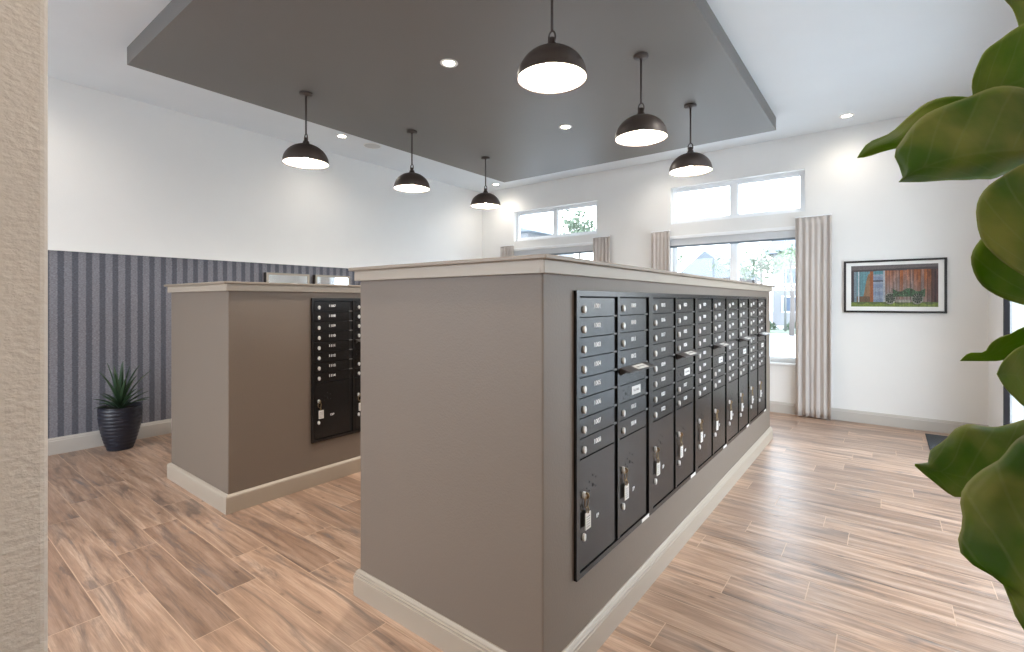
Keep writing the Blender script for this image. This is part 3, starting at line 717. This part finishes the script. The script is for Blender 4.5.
# long leaf pointing left behind
leaf([(857, 158), (868, 143), (890, 133), (908, 117), (926, 103), (945, 97), (968, 97), (1000, 103), (1050, 115), (1110, 130)], [(857, 158), (867, 157), (882, 152), (900, 148), (925, 147), (950, 150), (975, 152), (1000, 155), (1050, 150), (1110, 132)], 1.05, .93, .012, seed=3)
# the big horizontal leaf: upper blade and turned-under lower rim
leaf([(899, 182), (903, 178), (898, 163), (894, 153), (902, 140), (912, 126), (926, 114), (946, 105), (966, 98), (985, 90), (1003, 86), (1030, 90), (1080, 110), (1135, 150)], [(899, 182), (905, 182), (920, 182), (935, 181), (950, 180), (965, 180), (980, 179), (992, 179), (1005, 174), (1020, 168), (1040, 162), (1070, 160), (1100, 158), (1135, 152)], .74, .84, .02, curlB=-.05,
     Mr=[(899, 182), (906, 177), (915, 171), (930, 165), (945, 160), (962, 156), (980, 153), (998, 151), (1015, 150), (1032, 149), (1050, 148), (1075, 148), (1100, 149), (1135, 151)], curlA=-.03, seed=4)
# bright leaf hanging in front
leaf([(1075, 300), (1045, 287), (1018, 272), (997, 257), (982, 240), (977, 222), (977, 204), (986, 188), (1004, 175), (1025, 163), (1060, 150), (1100, 148)], [(1075, 300), (1100, 292), (1115, 275), (1124, 255), (1128, 235), (1128, 215), (1126, 200), (1124, 185), (1120, 172), (1115, 162), (1110, 155), (1100, 149)], .70, .80, .015, seed=5)
# lighter leaf just behind and below it
leaf([(1070, 318), (1035, 308), (1005, 299), (985, 288), (975, 275), (971, 259), (975, 247), (985, 235), (1000, 225), (1030, 215), (1080, 212)], [(1070, 318), (1090, 310), (1100, 300), (1110, 285), (1114, 268), (1114, 255), (1112, 245), (1108, 235), (1102, 225), (1095, 218), (1082, 213)], .80, .84, -.012, seed=6)
# small pointed leaf, upper side pale
leaf([(960, 361), (969, 353), (984, 352), (990, 344), (1000, 337), (1010, 334), (1024, 327), (1060, 318), (1110, 322)], [(960, 361), (972, 361), (984, 361), (997, 361), (1006, 359), (1015, 354), (1030, 350), (1060, 342), (1110, 324)], .92, .88, .0,
     Mr=[(960, 361), (971, 358), (984, 357), (994, 354), (1002, 349), (1012, 345), (1027, 341), (1060, 333), (1110, 323)], seed=7)
# dark leaf below the pointed one
leaf([(997, 374), (1002, 363), (1012, 352), (1024, 345), (1050, 336), (1080, 336), (1115, 350)], [(997, 374), (1004, 386), (1014, 397), (1027, 408), (1050, 414), (1085, 400), (1115, 352)], .76, .85, .015, seed=8)
# low broad leaf: back lobe seen from above, front lobe folded down
leaf([(915, 464), (929, 462), (929, 452), (938, 445), (947, 438), (955, 429), (968, 424), (983, 426), (996, 427), (1010, 424), (1030, 418), (1060, 412), (1105, 420)], [(915, 466), (924, 474), (934, 482), (945, 491), (955, 497), (968, 497), (985, 498), (1000, 500), (1020, 505), (1045, 500), (1065, 485), (1085, 460), (1105, 424)], .86, .88, .0,
     Mr=[(915, 465), (926, 468), (938, 471), (950, 474), (962, 477), (975, 478), (990, 478), (1005, 477), (1025, 472), (1045, 465), (1065, 450), (1085, 438), (1105, 422)], curlA=-.07, curlB=.01, seed=9)
# nearest, largest leaf at the lower right
leaf([(1060, 690), (1035, 645), (1018, 622), (1011, 605), (1005, 588), (996, 577), (976, 567), (961, 554), (958, 537), (963, 522), (960, 502), (964, 487), (980, 471), (1000, 459), (1012, 444), (1026, 434), (1060, 425), (1110, 425)], [(1060, 690), (1100, 685), (1130, 665), (1150, 640), (1160, 615), (1168, 590), (1172, 570), (1174, 550), (1174, 530), (1172, 510), (1168, 490), (1162, 475), (1155, 462), (1148, 450), (1140, 440), (1132, 434), (1122, 430), (1110, 427)], .60, .76, .02, curlA=-.04, seed=10)

# ------------------------------------------------------------------ outdoors
struct('ground', MB().box(-70, 40, -30, 90, -.5, -.16), M['pave'])
tag(MB().box(-40, 20, 30, 33.8, -.16, -.11).build('lawn', M['lawn']), kind='stuff')
def house(label, x0, x1, y0, y1, zw, zr, wallm, wins, gable='x', ov=.5):
    t = thing('house', label, 'building', ((x0+x1)/2, (y0+y1)/2, -.16)); o = t.location
    MB(o).box(x0, x1, y0, y1, -.16, zw).build('walls', wallm, t)
    if gable == 'x':      # ridge along x
        ym = (y0+y1)/2; MB(o).prism([(y0-ov, zw-.1), (y1+ov, zw-.1), (ym, zr)], 0, x0-ov, x1+ov).build('roof', M['shingle'], t)
    else:
        xm = (x0+x1)/2; MB(o).prism([(x0-ov, zw-.1), (x1+ov, zw-.1), (xm, zr)], 1, y0-ov, y1+ov).build('roof', M['shingle'], t)
    for a, b, c, d_ in wins:
        w = MB(o).box(a-.12, b+.12, y0-.06, y0, c-.12, d_+.12).build('window_frame', M['frame_w'], t)
        MB(o).box(a, b, y0-.08, y0-.06, c, d_).build('pane', M['hglass'], w)
    return t
house('brown house with a grey gabled roof seen through the right window, left half', -11.6, -8.2, 35, 43, 3.3, 5.1, M['brick'], [(-10.9, -10.1, .9, 2.3), (-9.6, -8.9, .9, 2.3)], 'y')
house('pale two-storey building seen through the right window beside the curtain', -6.6, 6, 40, 50, 5.2, 7.4, M['stucco'], [(-5.9, -5.1, 2.9, 4.0), (-5.0, -4.2, 2.9, 4.0), (-5.9, -5.1, .9, 1.9), (-2, -1, 2.9, 4.0)], 'x')
house('pale house whose grey roof shows in the left upper window', -24, -17.3, 24, 29.5, 5.9, 7.0, M['stucco'], [(-22, -21, 1, 2.4)], 'y', .7)
def tree(label, x, y, h, cr, seed, mat, cz=None, n=420, trunk=.13, squash=.8):
    r = random.Random(seed); t = thing('tree', label, 'tree', (x, y, -.10), 'trees outside the windows')
    MB().tube([(0, 0, 0), (.05, 0, h*.35), (-.05, .06, h*.7), (0, 0, h*.85)], [trunk, trunk*.8, trunk*.5, trunk*.2], 8).build('trunk', M['trunk'], t, True)
    vs = []; fs = []; cz = h-cr*squash if cz is None else cz
    lob = [(Vector((r.gauss(0, .42), r.gauss(0, .42), r.gauss(0, .36)))*cr, r.uniform(.35, .6)*cr) for _ in range(9)]
    for i in range(n):
        c, lr = r.choice(lob); d = Vector((r.gauss(0, 1), r.gauss(0, 1), r.gauss(0, 1))).normalized()*lr*r.uniform(.6, 1)
        p = Vector((0, 0, cz))+c+d; p.z = cz+(p.z-cz)*squash
        a = Vector((r.gauss(0, 1), r.gauss(0, 1), r.gauss(0, 1))).normalized(); b = a.cross(Vector((r.random(), r.random(), r.random()))).normalized(); s = r.uniform(.10, .22)*max(.5, cr/1.8)
        k = len(vs); vs += [p-a*s, p+b*s*.55, p+a*s, p-b*s*.55]; fs.append((k, k+1, k+2, k+3))
    me = bpy.data.meshes.new('crown'); me.from_pydata([tuple(v) for v in vs], [], fs); me.materials.append(mat); inst('crown', me, t)
tree('small green tree left of the brown house, through the right window', -10.9, 31, 5.2, 1.0, 1, M['leafb'])
tree('broad green tree in front of the pale building, through the right window', -5.6, 30.5, 5.0, 1.35, 2, M['leafa'], 3.9, 600)
tree('green tree beside the curtain, through the right window', -3.7, 27.5, 4.6, .85, 3, M['leafb'])
tree('tall tree whose crown shows at the right of the left upper window', -13.7, 24, 6.9, 1.5, 4, M['leafa'], 5.7, 900)
tree('tree behind the houses, through the right window centre', -7.2, 37.5, 5.0, .9, 5, M['leafb'])
def bush(x, y, rr, seed):
    r = random.Random(seed); vs = []; fs = []
    for i in range(260):
        d = Vector((r.gauss(0, 1), r.gauss(0, 1), abs(r.gauss(0, 1)))).normalized()*r.uniform(.6, 1); p = Vector((d.x*rr, d.y*rr, d.z*rr*.75))
        a = Vector((r.gauss(0, 1), r.gauss(0, 1), r.gauss(0, 1))).normalized(); b = a.cross(Vector((r.random(), .3, r.random()))).normalized(); s = .11
        k = len(vs); vs += [p-a*s, p+b*s*.6, p+a*s, p-b*s*.6]; fs.append((k, k+1, k+2, k+3))
    me = bpy.data.meshes.new('bush'); me.from_pydata([tuple(v) for v in vs], [], fs); me.materials.append(M['leafa']); o = inst('bush', me, None, (x, y, -.11)); return o
for i, (x, y, lab) in enumerate(((-5.9, 33.2, 'left one of the round bushes in front of the pale building'), (-4.2, 33.4, 'right one of the round bushes in front of the pale building'), (-7.6, 33.3, 'low round bush left of the pale building'))):
    tag(bush(x, y, .75, i), lab, 'bush', 'bushes across the lot')
tp = thing('lamp_post', 'thin grey lamp post outside the right window', 'lamp post', (-4.55, 31.5, -.11))
MB().cyl((0, 0, 0), .06, 6.2, 12).build('pole', M['pole'], tp, True); MB().box(-.1, .7, -.12, .12, 6.2, 6.32).build('lamp_head', M['pole'], tp)

# ------------------------------------------------------------------ daylight and view
w = bpy.data.worlds.new('world'); S.world = w; w.use_nodes = True; nt = w.node_tree; bg = nt.nodes['Background']
tc = N(nt, 'ShaderNodeTexCoord'); sx = N(nt, 'ShaderNodeSeparateXYZ'); nt.links.new(tc.outputs['Generated'], sx.inputs[0])
rp = N(nt, 'ShaderNodeValToRGB'); rp.color_ramp.elements[0].position = .0; rp.color_ramp.elements[1].position = .7
rp.color_ramp.elements[0].color = (.92, .96, 1.0, 1); rp.color_ramp.elements[1].color = (.70, .84, 1.0, 1); nt.links.new(sx.outputs['Z'], rp.inputs[0])
nt.links.new(rp.outputs[0], bg.inputs['Color']); bg.inputs['Strength'].default_value = 4.3
vsn = S.view_settings; vsn.view_transform = 'Standard'; vsn.look = 'None'; vsn.gamma = 1; vsn.exposure = .93; vsn.use_curve_mapping = False
S.display_settings.display_device = 'sRGB'
cy = S.cycles; cy.use_denoising = True; cy.max_bounces = 10; cy.diffuse_bounces = 6; cy.glossy_bounces = 4; cy.transparent_max_bounces = 12
cy.sample_clamp_indirect = 6; cy.caustics_reflective = False; cy.caustics_refractive = False; cy.use_light_tree = True
try: cy.denoiser = 'OPENIMAGEDENOISE'; cy.denoising_input_passes = 'RGB_ALBEDO_NORMAL'
except Exception: pass
